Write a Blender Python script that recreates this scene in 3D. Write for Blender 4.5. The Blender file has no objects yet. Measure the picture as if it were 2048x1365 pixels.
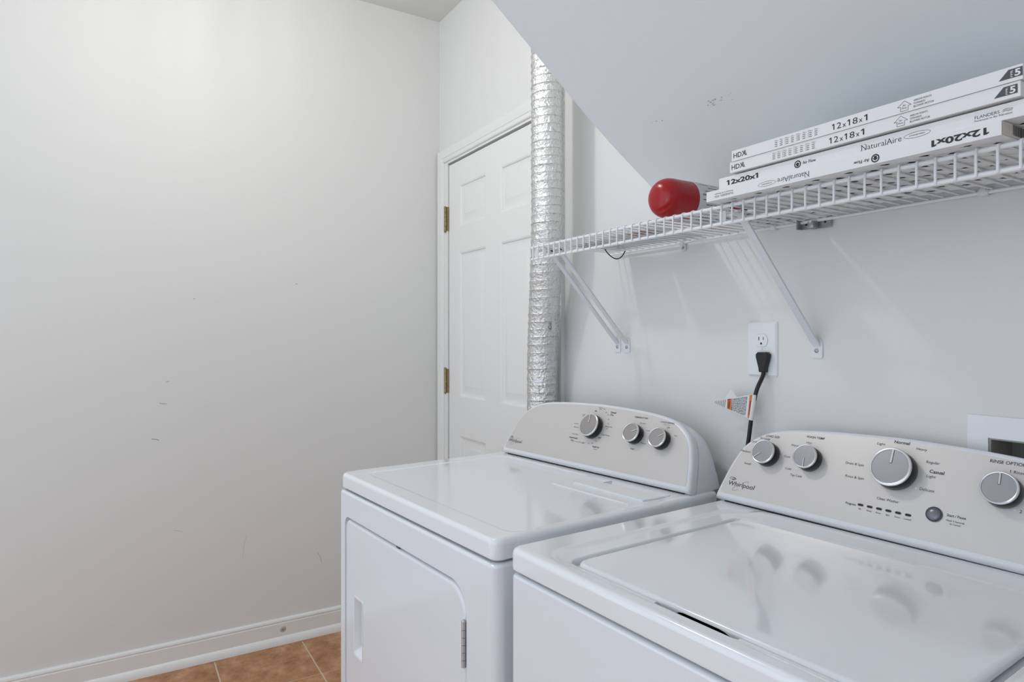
import bpy, bmesh, math, random
from mathutils import Vector, Matrix
random.seed(7)
C = bpy.context.scene.collection
R = math.radians
PI = math.pi

# ------------------------------------------------------------------ camera, world, lamps, exposure
cam_d = bpy.data.cameras.new('camera'); cam = bpy.data.objects.new('camera', cam_d); C.objects.link(cam)
cam_d.sensor_width = 36.0
cam_d.lens = 36.0 * 1300.0 / 2048.0
cam_d.shift_y = -7.5 / 2048.0
cam_d.clip_start = 0.02
cam.location = (0, 0, 1.26)
cam.rotation_euler = (R(90), 0, R(58.8))
bpy.context.scene.camera = cam

sc = bpy.context.scene
sc.view_settings.view_transform = 'Standard'
sc.view_settings.look = 'None'
sc.view_settings.gamma = 1.0
sc.view_settings.use_curve_mapping = False
sc.view_settings.exposure = 0.17

world = bpy.data.worlds.new('world'); sc.world = world; world.use_nodes = True
bg = world.node_tree.nodes['Background']
bg.inputs['Color'].default_value = (0.80, 0.886, 1.0, 1)      # daylight reaching the room through its open side
bg.inputs['Strength'].default_value = 1.27

def lamp(name, loc, power, col, radius):
    d = bpy.data.lights.new(name, 'POINT'); d.energy = power; d.color = col; d.shadow_soft_size = radius
    o = bpy.data.objects.new(name, d); o.location = loc; C.objects.link(o); return o
ceiling_lamp = lamp('ceiling_lamp', (-1.79, 0.16, 2.58), 13.5, (1.0, 0.98, 0.95), 0.045)
def ribbed_shade(o):
    """the lamp's ribbed glass shade: faint rays fanning out sideways"""
    o.data.use_nodes = True; nt = o.data.node_tree; em = nt.nodes['Emission']
    tc = nt.nodes.new('ShaderNodeTexCoord'); sp_ = nt.nodes.new('ShaderNodeSeparateXYZ'); nt.links.new(tc.outputs['Normal'], sp_.inputs[0])
    def mth(op, a, b=None):
        n = nt.nodes.new('ShaderNodeMath'); n.operation = op
        for i, v in enumerate((a, b)):
            if v is None: continue
            if isinstance(v, (int, float)): n.inputs[i].default_value = v
            else: nt.links.new(v, n.inputs[i])
        return n.outputs[0]
    az = mth('ARCTAN2', sp_.outputs['Y'], sp_.outputs['X'])
    nz = nt.nodes.new('ShaderNodeTexNoise'); nz.noise_dimensions = '1D'; nz.inputs['Scale'].default_value = 9.0; nz.inputs['Detail'].default_value = 3
    nt.links.new(az, nz.inputs['W'])
    mr = nt.nodes.new('ShaderNodeMapRange'); mr.inputs['From Min'].default_value = 0.55; mr.inputs['From Max'].default_value = 0.1
    nt.links.new(mth('ABSOLUTE', sp_.outputs['Z']), mr.inputs['Value'])
    k = mth('MULTIPLY', mth('SUBTRACT', nz.outputs['Fac'], 0.5), mr.outputs['Result'])
    nt.links.new(mth('ADD', mth('MULTIPLY', k, 0.55), 1.0), em.inputs['Strength'])
ribbed_shade(ceiling_lamp)
soffit_fill_light = lamp('soffit_fill_light', (-0.3, -1.5, 1.0), 8, (0.88, 0.95, 1.0), 0.35)  # added fill light with no fixture behind it; lifts the sloped soffit

# ------------------------------------------------------------------ helpers
def lin(c):
    return tuple((x / 12.92 if x <= 0.04045 else ((x + 0.055) / 1.055) ** 2.4) for x in c)
def rgb(h):
    return lin(tuple(int(h[i:i + 2], 16) / 255 for i in (0, 2, 4)))

def mat(name, col, rough=0.5, metal=0.0, bump=0.0, bscale=200.0, vary=0.0, vscale=4.0, coat=0.0, bdist=0.002, detail=3.0):
    m = bpy.data.materials.new(name); m.use_nodes = True
    nt = m.node_tree; p = nt.nodes['Principled BSDF']
    c = rgb(col) if isinstance(col, str) else col
    p.inputs['Base Color'].default_value = (*c, 1)
    p.inputs['Roughness'].default_value = rough
    p.inputs['Metallic'].default_value = metal
    p.inputs['Coat Weight'].default_value = coat
    p.inputs['Coat Roughness'].default_value = 0.05
    tc = nt.nodes.new('ShaderNodeTexCoord')
    if vary > 0:
        n = nt.nodes.new('ShaderNodeTexNoise'); n.inputs['Scale'].default_value = vscale; n.inputs['Detail'].default_value = 6
        nt.links.new(tc.outputs['Object'], n.inputs['Vector'])
        mx = nt.nodes.new('ShaderNodeMix'); mx.data_type = 'RGBA'
        mx.inputs[6].default_value = (*[x * (1 - vary) for x in c], 1)
        mx.inputs[7].default_value = (*[min(1, x * (1 + vary)) for x in c], 1)
        nt.links.new(n.outputs['Fac'], mx.inputs[0]); nt.links.new(mx.outputs[2], p.inputs['Base Color'])
    if bump > 0:
        n2 = nt.nodes.new('ShaderNodeTexNoise'); n2.inputs['Scale'].default_value = bscale; n2.inputs['Detail'].default_value = detail
        nt.links.new(tc.outputs['Object'], n2.inputs['Vector'])
        b = nt.nodes.new('ShaderNodeBump'); b.inputs['Strength'].default_value = bump; b.inputs['Distance'].default_value = bdist
        nt.links.new(n2.outputs['Fac'], b.inputs['Height']); nt.links.new(b.outputs['Normal'], p.inputs['Normal'])
    return m

M = {}
M['wall'] = mat('wall_paint', 'DDDDDB', 0.62, bump=0.12, bscale=260, vary=0.012, vscale=1.5)
M['soffit'] = mat('soffit_paint', 'EAEEF0', 0.7, bump=0.10, bscale=260, vary=0.012, vscale=1.5)
M['trim'] = mat('trim_paint', 'E4E4E2', 0.35, bump=0.03, bscale=60)
M['door'] = mat('door_paint', 'E6E6E4', 0.38, bump=0.05, bscale=40)
M['enamel'] = mat('white_enamel', 'E4E8ED', 0.16, coat=0.4)
M['enamel_top'] = mat('white_enamel_top', 'E8EBEF', 0.10, coat=0.6)
M['plastic'] = mat('white_plastic', 'E2E3E7', 0.28)
M['silver'] = mat('silver_panel', 'D0CCC9', 0.34, metal=0.35, bump=0.02, bscale=900)
M['dark_gap'] = mat('black_gap', '0B0B0D', 0.8)
M['black'] = mat('black_plastic', '101012', 0.3)
M['chrome'] = mat('chrome', 'D8D9DC', 0.16, metal=1.0)
M['ring'] = mat('dial_ring', 'DCDDDF', 0.2, metal=0.85)
M['cap'] = mat('dial_cap', '9B9B9E', 0.35, metal=0.6, bump=0.05, bscale=1500)
M['cap_warm'] = mat('dial_cap_brushed', 'A29D9B', 0.35, metal=0.6, bump=0.05, bscale=1500)
M['line'] = mat('pointer_groove', '55555A', 0.4)
M['ink'] = mat('black_ink', '2B2B2E', 0.6)
M['ink_grey'] = mat('grey_ink', '6A6A6C', 0.6)
M['ink_white'] = mat('white_ink', 'E8E8E8', 0.6)
M['led'] = mat('indicator_lens', '0A0A0B', 0.4)
M['button'] = mat('button_grey', '75777C', 0.28, metal=0.5)
M['foil'] = mat('aluminium_foil', 'E4E4E2', 0.25, metal=0.93, bump=1.0, bscale=120, bdist=0.006, detail=6)
M['foil_label'] = mat('foil_label', 'CFCFCC', 0.35, metal=0.5)
M['wire'] = mat('white_vinyl_wire', 'E8E9EB', 0.32)
M['bracket'] = mat('white_bracket', 'DDDFE2', 0.35)
M['galv'] = mat('galvanised_steel', '9FA3A6', 0.42, metal=0.8, vary=0.2, vscale=120)
M['brass'] = mat('antique_brass', '9A8B6A', 0.35, metal=0.9, vary=0.3, vscale=60)
M['red'] = mat('red_paint', '9F0510', 0.25)
M['tag_white'] = mat('label_paper', 'DEDEE0', 0.6)
M['grey_label'] = mat('grey_label_paper', 'CDCFD1', 0.5)
M['orange'] = mat('orange_print', 'D2793F', 0.6)
M['card'] = mat('white_cardboard', 'E6E6E8', 0.6, vary=0.02, vscale=8)
M['card_in'] = mat('cardboard_inside', 'E6E6E5', 0.75, vary=0.04, vscale=25)
M['card_end'] = mat('cardboard_end', 'CFCBC0', 0.7)
M['media'] = mat('filter_media', 'E0E2E2', 0.9, bump=0.3, bscale=500)
M['media_green'] = mat('filter_media_green', '8E9C90', 0.9, bump=0.3, bscale=500)
M['cord'] = mat('black_cord', '131315', 0.45)
M['plate'] = mat('outlet_plate', 'E5E6E8', 0.3)
M['slot'] = mat('outlet_slot', '1A1A1A', 0.6)
M['grey_box'] = mat('recess_grey', 'A3A19B', 0.5)
M['grout'] = mat('grout', 'D8C7AE', 0.9, bump=0.2, bscale=300)
M['scuff'] = mat('scuff_grey', '8F8F8C', 0.7)
M['smudge'] = mat('smudge_grey', 'C2C1BD', 0.7)
M['yellow'] = mat('yellow_print', 'C9B24A', 0.5)
M['booklet'] = mat('booklet_paper', 'D6DEDB', 0.5)
M['red_print'] = mat('red_print', 'B33A32', 0.5)

def tile_mat():
    m = bpy.data.materials.new('terracotta_tile'); m.use_nodes = True
    nt = m.node_tree; p = nt.nodes['Principled BSDF']; p.inputs['Roughness'].default_value = 0.45
    tc = nt.nodes.new('ShaderNodeTexCoord'); oi = nt.nodes.new('ShaderNodeObjectInfo')
    add = nt.nodes.new('ShaderNodeVectorMath'); add.operation = 'ADD'
    mul = nt.nodes.new('ShaderNodeMath'); mul.operation = 'MULTIPLY'; mul.inputs[1].default_value = 37.0
    nt.links.new(oi.outputs['Random'], mul.inputs[0]); nt.links.new(mul.outputs[0], add.inputs[1]); nt.links.new(tc.outputs['Object'], add.inputs[0])
    n = nt.nodes.new('ShaderNodeTexNoise'); n.inputs['Scale'].default_value = 16; n.inputs['Detail'].default_value = 9; n.inputs['Roughness'].default_value = 0.7
    nt.links.new(add.outputs[0], n.inputs['Vector'])
    r = nt.nodes.new('ShaderNodeValToRGB')
    e = r.color_ramp.elements
    e[0].position = 0.3; e[0].color = (*rgb('8A5A38'), 1)
    e[1].position = 0.72; e[1].color = (*rgb('CFA27C'), 1)
    k = e.new(0.5); k.color = (*rgb('B07F57'), 1)
    nt.links.new(n.outputs['Fac'], r.inputs[0]); nt.links.new(r.outputs[0], p.inputs['Base Color'])
    b = nt.nodes.new('ShaderNodeBump'); b.inputs['Strength'].default_value = 0.25; b.inputs['Distance'].default_value = 0.002
    nt.links.new(n.outputs['Fac'], b.inputs['Height']); nt.links.new(b.outputs['Normal'], p.inputs['Normal'])
    return m
M['tile'] = tile_mat()

def finish(me, smooth=40):
    if smooth:
        for f in me.polygons: f.use_smooth = True
        me.set_sharp_from_angle(angle=R(smooth))

def mesh_of(bm, name, m, smooth=40):
    bmesh.ops.recalc_face_normals(bm, faces=bm.faces[:])
    me = bpy.data.meshes.new(name); bm.to_mesh(me); bm.free()
    if m is not None: me.materials.append(m)
    finish(me, smooth); return me

def obj(name, bm, m, parent=None, smooth=40, recalc=True):
    me = bpy.data.meshes.new(name)
    if recalc: bmesh.ops.recalc_face_normals(bm, faces=bm.faces[:])
    bm.to_mesh(me); bm.free()
    me.materials.append(m); finish(me, smooth)
    o = bpy.data.objects.new(name, me); C.objects.link(o)
    if parent is not None: o.parent = parent
    return o

def place(name, me, parent=None, loc=(0, 0, 0), mtx=None):
    o = bpy.data.objects.new(name, me); C.objects.link(o)
    if parent is not None: o.parent = parent
    if mtx is not None: o.matrix_local = mtx
    else: o.location = loc
    return o

def empty(name, loc=(0, 0, 0), rz=0.0):
    o = bpy.data.objects.new(name, None); o.empty_display_size = 0.05
    C.objects.link(o); o.location = loc; o.rotation_euler = (0, 0, rz); return o

def tag(o, label=None, cat=None, group=None, kind=None):
    if label: o['label'] = label
    if cat: o['category'] = cat
    if group: o['group'] = group
    if kind: o['kind'] = kind
    return o

def box(bm, x0, x1, y0, y1, z0, z1, bev=0.0, seg=2):
    r = bmesh.ops.create_cube(bm, size=1.0)
    vs = r['verts']
    for v in vs:
        v.co = Vector(((x0 + x1) / 2 + v.co.x * (x1 - x0), (y0 + y1) / 2 + v.co.y * (y1 - y0), (z0 + z1) / 2 + v.co.z * (z1 - z0)))
    if bev > 0:
        es = list({e for v in vs for e in v.link_edges})
        bmesh.ops.bevel(bm, geom=es, offset=bev, segments=seg, profile=0.5, affect='EDGES')
    return bm

def B(*a, **k):
    bm = bmesh.new(); box(bm, *a, **k); return bm

def loft(bm, loops, cap0=True, cap1=True):
    rows = [[bm.verts.new(p) for p in lp] for lp in loops]
    n = len(rows[0])
    for a, b in zip(rows[:-1], rows[1:]):
        for i in range(n):
            j = (i + 1) % n
            bm.faces.new((a[i], a[j], b[j], b[i]))
    if cap0: bm.faces.new(rows[0][::-1])
    if cap1: bm.faces.new(rows[-1])
    return rows

def rrect(x0, x1, y0, y1, r, n=5):
    """rounded rectangle; r one radius or four (BL, BR, TR, TL)"""
    rs = r if isinstance(r, (tuple, list)) else (r,) * 4
    cs = [(x0 + rs[0], y0 + rs[0], rs[0], 180), (x1 - rs[1], y0 + rs[1], rs[1], 270), (x1 - rs[2], y1 - rs[2], rs[2], 0), (x0 + rs[3], y1 - rs[3], rs[3], 90)]
    out = []
    for cx, cy, rr, a0 in cs:
        for i in range(n + 1):
            a = R(a0 + 90 * i / n); out.append((cx + rr * math.cos(a), cy + rr * math.sin(a)))
    return out

def tube(bm, pts, r, n=8, caps=True, flat=None):
    pts = [Vector(p) for p in pts]; loops = []
    up = Vector((0.13, 0.21, 0.97)).normalized(); prev = None
    for i, p in enumerate(pts):
        t = (pts[min(i + 1, len(pts) - 1)] - pts[max(i - 1, 0)]).normalized()
        if prev is None:
            u = t.cross(up)
            if u.length < 1e-4: u = t.cross(Vector((1, 0, 0)))
            u.normalize()
        else:
            u = (prev - t * prev.dot(t)).normalized()
        prev = u; w = t.cross(u)
        rr = r[i] if isinstance(r, (list, tuple)) else r
        loops.append([p + (u * math.cos(2 * PI * k / n) + w * math.sin(2 * PI * k / n)) * rr for k in range(n)])
    loft(bm, loops, caps, caps); return bm

def lathe(bm, prof, n=40, axis='Z', cap0=True, cap1=True):
    loops = []
    for r, h in prof:
        lp = []
        for k in range(n):
            c, s = math.cos(2 * PI * k / n) * r, math.sin(2 * PI * k / n) * r
            lp.append((c, s, h) if axis == 'Z' else (c, h, s))
        loops.append(lp)
    loft(bm, loops, cap0, cap1); return bm

def prism(bm, pts, f0, f1):
    """polygon lofted between two mapping functions of (x, y)"""
    loft(bm, [[f0(*p) for p in pts], [f1(*p) for p in pts]]); return bm

def catmull(pts, k=5):
    P = [Vector(p) for p in pts]; out = []
    for i in range(len(P) - 1):
        a, b, c, d = P[max(i - 1, 0)], P[i], P[i + 1], P[min(i + 2, len(P) - 1)]
        for j in range(k):
            t = j / k
            out.append(0.5 * ((2 * b) + (c - a) * t + (2 * a - 5 * b + 4 * c - d) * t * t + (3 * b - a - 3 * c + d) * t ** 3))
    out.append(P[-1]); return out

def cut(o, *cutters):
    """carve shapes out of a mesh; only the carved mesh stays in the scene"""
    for cb in cutters:
        bmesh.ops.recalc_face_normals(cb, faces=cb.faces[:])
        me = bpy.data.meshes.new('cutter'); cb.to_mesh(me); cb.free()
        c = bpy.data.objects.new('cutter', me); C.objects.link(c)
        if o.parent is not None: c.parent = o.parent
        md = o.modifiers.new('cut', 'BOOLEAN'); md.operation = 'DIFFERENCE'; md.object = c; md.solver = 'EXACT'
        dg = bpy.context.evaluated_depsgraph_get(); dg.update()
        new = bpy.data.meshes.new_from_object(o.evaluated_get(dg))
        o.modifiers.clear(); old = o.data; o.data = new; new.name = o.name
        bpy.data.meshes.remove(old)
        bpy.data.objects.remove(c); bpy.data.meshes.remove(me)
    finish(o.data, 35)

FONT_CACHE = {}; RAW = {}
def raw_glyphs(s, bold=0.0, shear=0.0):
    key = (s, bold, shear)
    if key not in RAW:
        cu = bpy.data.curves.new('text', 'FONT'); cu.body = s; cu.resolution_u = 3; cu.offset = bold; cu.shear = shear
        cu.align_x = 'LEFT'
        t = bpy.data.objects.new('text', cu); C.objects.link(t)
        dg = bpy.context.evaluated_depsgraph_get(); dg.update()
        me = bpy.data.meshes.new_from_object(t.evaluated_get(dg))
        vs = [(v.co.x, v.co.y) for v in me.vertices]; fs = [tuple(p.vertices) for p in me.polygons]
        bpy.data.objects.remove(t); bpy.data.curves.remove(cu); bpy.data.meshes.remove(me)
        RAW[key] = (vs, fs)
    return RAW[key]
def glyphs(s, bold=0.0, shear=0.0):
    key = (s, bold, shear)
    if key not in FONT_CACHE:
        vs, fs = raw_glyphs(s, bold, shear)
        # give the figure 1 its flag: find where each one stands
        if '1' in s and len(s) > 1:
            for i, ch in enumerate(s):
                if ch != '1': continue
                pre = raw_glyphs(s[:i], bold, shear)[0] if i else []
                upto = raw_glyphs(s[:i + 1], bold, shear)[0]
                lo = max([v[0] for v in pre], default=-9.0)
                me1 = [v for v in upto if v[0] > lo + 0.001]
                xa, xb, yt = min(v[0] for v in me1), max(v[0] for v in me1), max(v[1] for v in me1)
                k = len(vs); vs = vs + [(xa, yt), (xa + 0.02, yt - 0.13 - bold), (xa - 0.13, yt - 0.22 - bold), (xa - 0.13, yt - 0.10)]; fs = fs + [(k, k + 1, k + 2, k + 3)]
        elif s == '1':
            xa, yt = min(v[0] for v in vs), max(v[1] for v in vs)
            k = len(vs); vs = vs + [(xa, yt), (xa + 0.02, yt - 0.13), (xa - 0.13, yt - 0.22), (xa - 0.13, yt - 0.10)]; fs = fs + [(k, k + 1, k + 2, k + 3)]
        FONT_CACHE[key] = (vs, fs)
    return FONT_CACHE[key]

CAP = 0.73   # capital height of the built-in face at size 1
def text(bm, s, f, a, b, h, width=None, align='L', bold=0.0, shear=0.0, flip=False):
    """letters of cap height h laid on a surface by f(a, b); a, b is the baseline start"""
    vs, fs = glyphs(s, bold, shear)
    if not vs: return
    x0 = min(v[0] for v in vs); x1 = max(v[0] for v in vs)
    sy = h / CAP; sx = (width / (x1 - x0)) if width else sy
    w = (x1 - x0) * sx
    off = {'L': 0, 'C': -w / 2, 'R': -w}[align]
    sg = -1 if flip else 1
    nv = [bm.verts.new(f(a + sg * (off + (x - x0) * sx), b + sg * y * sy)) for x, y in vs]
    for q in fs:
        try: bm.faces.new([nv[i] for i in q])
        except ValueError: pass

def poly(bm, f, pts):
    bm.faces.new([bm.verts.new(f(*p)) for p in pts])
PRINTS = ('lettering', 'badge_lettering', 'print', 'barcode', 'printed_dot')
def bar(bm, f, a0, a1, b0, b1): poly(bm, f, [(a0, b0), (a1, b0), (a1, b1), (a0, b1)])
def ringshape(bm, f, ca, cb, ra, rb, t, n=28, rot=0.0, a0=0.0, a1=360.0):
    c, s = math.cos(rot), math.sin(rot); vs = []
    full = abs(a1 - a0) >= 360
    for k in range(n + (0 if full else 1)):
        an = R(a0 + (a1 - a0) * k / n); x, y = math.cos(an), math.sin(an)
        row = []
        for ex in (0, t):
            u, v = x * (ra - ex), y * (rb - ex); row.append(bm.verts.new(f(ca + u * c - v * s, cb + u * s + v * c)))
        vs.append(row)
    m = len(vs)
    for k in range(m if full else m - 1):
        j = (k + 1) % m
        bm.faces.new((vs[k][0], vs[j][0], vs[j][1], vs[k][1]))
def disc(bm, f, ca, cb, r, n=24): poly(bm, f, [(ca + r * math.cos(2 * PI * k / n), cb + r * math.sin(2 * PI * k / n)) for k in range(n)])

# ------------------------------------------------------------------ the room
XL, YW, ZC = -2.787, 1.29, 2.74          # left wall, back wall, ceiling
XS = -1.30                               # left end of the sloped soffit
Y0, XR = -1.75, 1.20

wl = tag(obj('wall_left', B(XL - 0.12, XL, Y0, YW + 0.12, -0.02, ZC), M['wall'], smooth=0), kind='structure')
wb = obj('wall_back', B(XL, XR, YW, YW + 0.12, -0.02, ZC), M['wall'], smooth=0)
tag(wb, kind='structure')
DX0, DX1, DZ = -2.692, -1.870, 2.052
UX0, UX1, UZ0, UZ1 = -0.535, -0.32, 0.965, 1.086
cut(wb, B(DX0, DX1, YW - 0.05, YW + 0.07, -0.1, DZ), B(UX0, UX1, YW - 0.05, YW + 0.085, UZ0, UZ1))
for f in wb.data.polygons: f.use_smooth = False
tag(obj('wall_right', B(XR, XR + 0.12, Y0, YW + 0.12, -0.02, ZC), M['wall'], smooth=0), kind='structure')
tag(obj('ceiling', B(XL, XR, Y0, YW, ZC, ZC + 0.1), M['wall'], smooth=0), kind='structure')

# sloped underside of the stairs: a solid wedge that hangs from the ceiling and ends at XS
prof = catmull([(1.29, 1.616, 0), (1.21, 1.674, 0), (1.04, 1.791, 0), (0.733, 2.034, 0), (0.40, 2.299, 0), (-0.155, 2.74, 0)], 6)
prof = [(p.x, p.y) for p in prof]
bm = bmesh.new()
out = [(y, z) for y, z in prof] + [(1.29, 2.74)]
loft(bm, [[(XS, y, z) for y, z in out], [(XR, y, z) for y, z in out]])
so = tag(obj('ceiling_slope', bm, M['soffit'], smooth=20), kind='structure')

# floor of terracotta tiles in recessed grout
fl = tag(obj('floor', B(XL, XR, Y0, YW, -0.06, -0.003), M['grout'], smooth=0), kind='structure')
P = 0.333
tme = mesh_of(B(-P / 2 + 0.003, P / 2 - 0.003, -P / 2 + 0.003, P / 2 - 0.003, -0.008, 0.0, bev=0.0015, seg=1), 'tile', M['tile'], 30)
ix = 0
x = XL + 0.33 / 2
for i in range(12):
    for j in range(-6, 3):
        cy = 0.319 + P * (j + 0.5)
        cx = -2.457 + P * (i - 0.5)
        t = place('tile', tme, fl, (cx, cy, random.uniform(-0.0006, 0.0)))
t = None

# left baseboard: board, bead on top, shoe moulding below
def extrude_y(bm, prof, y0, y1): loft(bm, [[(x, y0, z) for x, z in prof], [(x, y1, z) for x, z in prof]])
bb = bmesh.new()
extrude_y(bb, [(XL, 0), (XL + 0.013, 0), (XL + 0.013, 0.083), (XL + 0.009, 0.0855), (XL + 0.009, 0.0875), (XL + 0.012, 0.091), (XL + 0.0105, 0.097), (XL + 0.004, 0.1015), (XL, 0.102)], Y0, YW)
bl = tag(obj('baseboard_left', bb, M['trim'], smooth=30), kind='structure')
sh = bmesh.new()
extrude_y(sh, [(XL + 0.013, 0), (XL + 0.027, 0), (XL + 0.026, 0.012), (XL + 0.022, 0.022), (XL + 0.016, 0.029), (XL + 0.013, 0.031)], Y0, YW)
obj('shoe_moulding', sh, M['trim'], bl, 30)

# door casing swept with mitred corners
def casing():
    prof = [(0.000, 0.000), (0.000, 0.009), (0.004, 0.012), (0.016, 0.0125), (0.019, 0.0095), (0.022, 0.0125), (0.040, 0.016), (0.050, 0.0175), (0.056, 0.015), (0.056, 0.0)]  # (outward from opening, proud of wall)
    xi0, xi1, zi = -2.722, -1.842, 2.062
    bm = bmesh.new(); loops = []
    for k in range(4):
        lp = []
        for o, d in prof:
            X = xi0 - o if k in (0, 1) else xi1 + o
            Z = 0.0 if k in (0, 3) else zi + o
            lp.append((X, YW - d, Z))
        loops.append(lp)
    loft(bm, loops); return bm
tr = tag(obj('trim_1', casing(), M['trim'], smooth=25), kind='structure')
# jamb: inner frame between casing and slab
jb = bmesh.new()
for x0, x1 in ((-2.722, DX0 + 0.001), (DX1 - 0.001, -1.842)):
    box(jb, x0, x1, YW - 0.004, YW + 0.001, 0, DZ)
box(jb, -2.722, -1.842, YW - 0.004, YW + 0.001, DZ, 2.062)
obj('jamb', jb, M['trim'], tr, 20)

# six panel door
dr = empty('door_1', (DX0 + 0.004, YW + 0.002, 0.008)); tag(dr, kind='structure')
DW, DH = 0.814, 2.036
slab = obj('slab', B(0, DW, 0, 0.035, 0, DH, bev=0.0015, seg=1), M['door'], dr, 30)
pans = [(0.108, 0.345, 1.744, 1.927), (0.108, 0.345, 0.990, 1.628), (0.108, 0.345, 0.240, 0.817)]
pans = pans + [(0.469, 0.706, z0, z1) for _, _, z0, z1 in pans]
cut(slab, *[B(x0, x1, -0.01, 0.012, z0, z1) for x0, x1, z0, z1 in pans])
finish(slab.data, 30)
for x0, x1, z0, z1 in pans:
    bm = bmesh.new(); loops = []
    for ins, d in ((0.0, 0.0115), (0.0, 0.0), (0.006, 0.0022), (0.009, 0.0065), (0.016, 0.008), (0.021, 0.0078), (0.046, 0.0022), (0.047, 0.0016)):
        loops.append([(x0 + ins, d, z0 + ins), (x1 - ins, d, z0 + ins), (x1 - ins, d, z1 - ins), (x0 + ins, d, z1 - ins)])
    loft(bm, loops, cap0=False)
    obj('door_panel', bm, M['door'], dr, 22)
for zc in (1.7925, 1.053, 0.25):
    bm = bmesh.new()
    for k in range(5):
        z0 = zc - 0.0545 + k * 0.0218
        tube(bm, [(-0.021, -0.0085, z0 + 0.0006), (-0.021, -0.0085, z0 + 0.0212)], 0.0065, 12)
    tube(bm, [(-0.021, -0.0085, zc + 0.0545), (-0.021, -0.0085, zc + 0.058), (-0.021, -0.0085, zc + 0.0605)], [0.0072, 0.0072, 0.003], 12)
    tube(bm, [(-0.021, -0.0085, zc - 0.0605), (-0.021, -0.0085, zc - 0.0545)], [0.003, 0.0065], 12)
    box(bm, -0.046, -0.028, -0.0085, -0.002, zc - 0.0545, zc + 0.0545)
    box(bm, -0.016, 0.001, -0.0075, -0.001, zc - 0.0545, zc + 0.0545)
    tag(obj('hinge', bm, M['brass'], dr, 30), 'antique brass butt hinge')

# wear on the paintwork
def scuff_on_left(y, z, pts, m='scuff', w=0.0012):
    bm = bmesh.new()
    for (y0, z0), (y1, z1) in zip(pts[:-1], pts[1:]):
        d = Vector((y1 - y0, z1 - z0)); n = Vector((-d.y, d.x)).normalized() * w
        vs = [bm.verts.new((XL + 0.0004, y + yy, z + zz)) for yy, zz in ((y0 + n.x, z0 + n.y), (y0 - n.x, z0 - n.y), (y1 - n.x, z1 - n.y), (y1 + n.x, z1 + n.y))]
        bm.faces.new(vs)
    obj('scuff_mark', bm, M[m], wl, 0)
scuff_on_left(0.143, 1.009, [(-0.010, 0.002), (0.0, -0.001), (0.014, -0.002)], w=0.0010)
scuff_on_left(0.118, 0.874, [(-0.012, 0.004), (0.006, 0.001), (0.013, -0.004)], w=0.0013)
scuff_on_left(0.636, 1.483, [(-0.004, 0.0), (0.005, -0.001)], w=0.0013)
scuff_on_left(0.250, 1.409, [(-0.002, 0.0), (0.003, 0.0)], w=0.0012)
scuff_on_left(0.733, 0.318, [(-0.010, 0.028), (0.002, 0.006), (0.008, -0.02)], w=0.0007)
scuff_on_left(0.16, 1.09, [(-0.006, 0.0), (0.006, 0.003)], m='smudge', w=0.002)
scuff_on_left(0.43, 0.42, [(0.01, 0.04), (0.0, 0.0), (-0.003, -0.05)], m='smudge', w=0.0007)
scuff_on_left(0.20, 0.52, [(-0.02, 0.005), (0.01, -0.006)], m='smudge', w=0.0009)

def soffit_pt(x, y, off=0.0012):
    for (ya, za), (yb, zb) in zip(prof[:-1], prof[1:]):
        if yb <= y <= ya:
            t = (ya - y) / (ya - yb); return (x, y - off * 0.6, za + (zb - za) * t - off * 0.8)
def scuff_on_soffit(x, y, n, spread):
    bm = bmesh.new(); rg = random.Random(int(x * 1000))
    for k in range(n):
        cx = x + rg.uniform(-spread, spread); cy = y + rg.uniform(-0.15, 0.15) * spread + (cx - x) * 0.06
        l, w = rg.uniform(0.0008, 0.0024), rg.uniform(0.0005, 0.0009)
        vs = [bm.verts.new(soffit_pt(cx + u, cy + v)) for u, v in ((-l, -w), (l, -w * 0.4), (l, w), (-l * 0.6, w))]
        bm.faces.new(vs)
    obj('scuff_mark', bm, M['scuff'], so, 0)
scuff_on_soffit(-0.950, 1.082, 16, 0.045)
scuff_on_soffit(-1.122, 1.074, 3, 0.02)

# round screw plate on the left baseboard
sp = empty('screw_plate', (XL + 0.013, 0.578, 0.060)); tag(sp, 'small round metal screw plate fixed to the left baseboard above the tiles', 'screw plate')
bm = bmesh.new(); lathe(bm, [(0.012, 0), (0.012, 0.0015), (0.009, 0.003), (0.0045, 0.0034)], 24)
for v in bm.verts: v.co = Vector((v.co.z, v.co.x, v.co.y))
obj('plate', bm, mat('plate_steel', 'C6C7C8', 0.4, metal=0.5), sp)
bm = bmesh.new(); lathe(bm, [(0.0036, 0.0032), (0.0034, 0.005), (0.0015, 0.0058)], 12)
for v in bm.verts: v.co = Vector((v.co.z, v.co.x, v.co.y))
obj('screw', bm, M['galv'], sp)

# ------------------------------------------------------------------ appliances
ZT = 0.897      # height of both worktops

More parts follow.
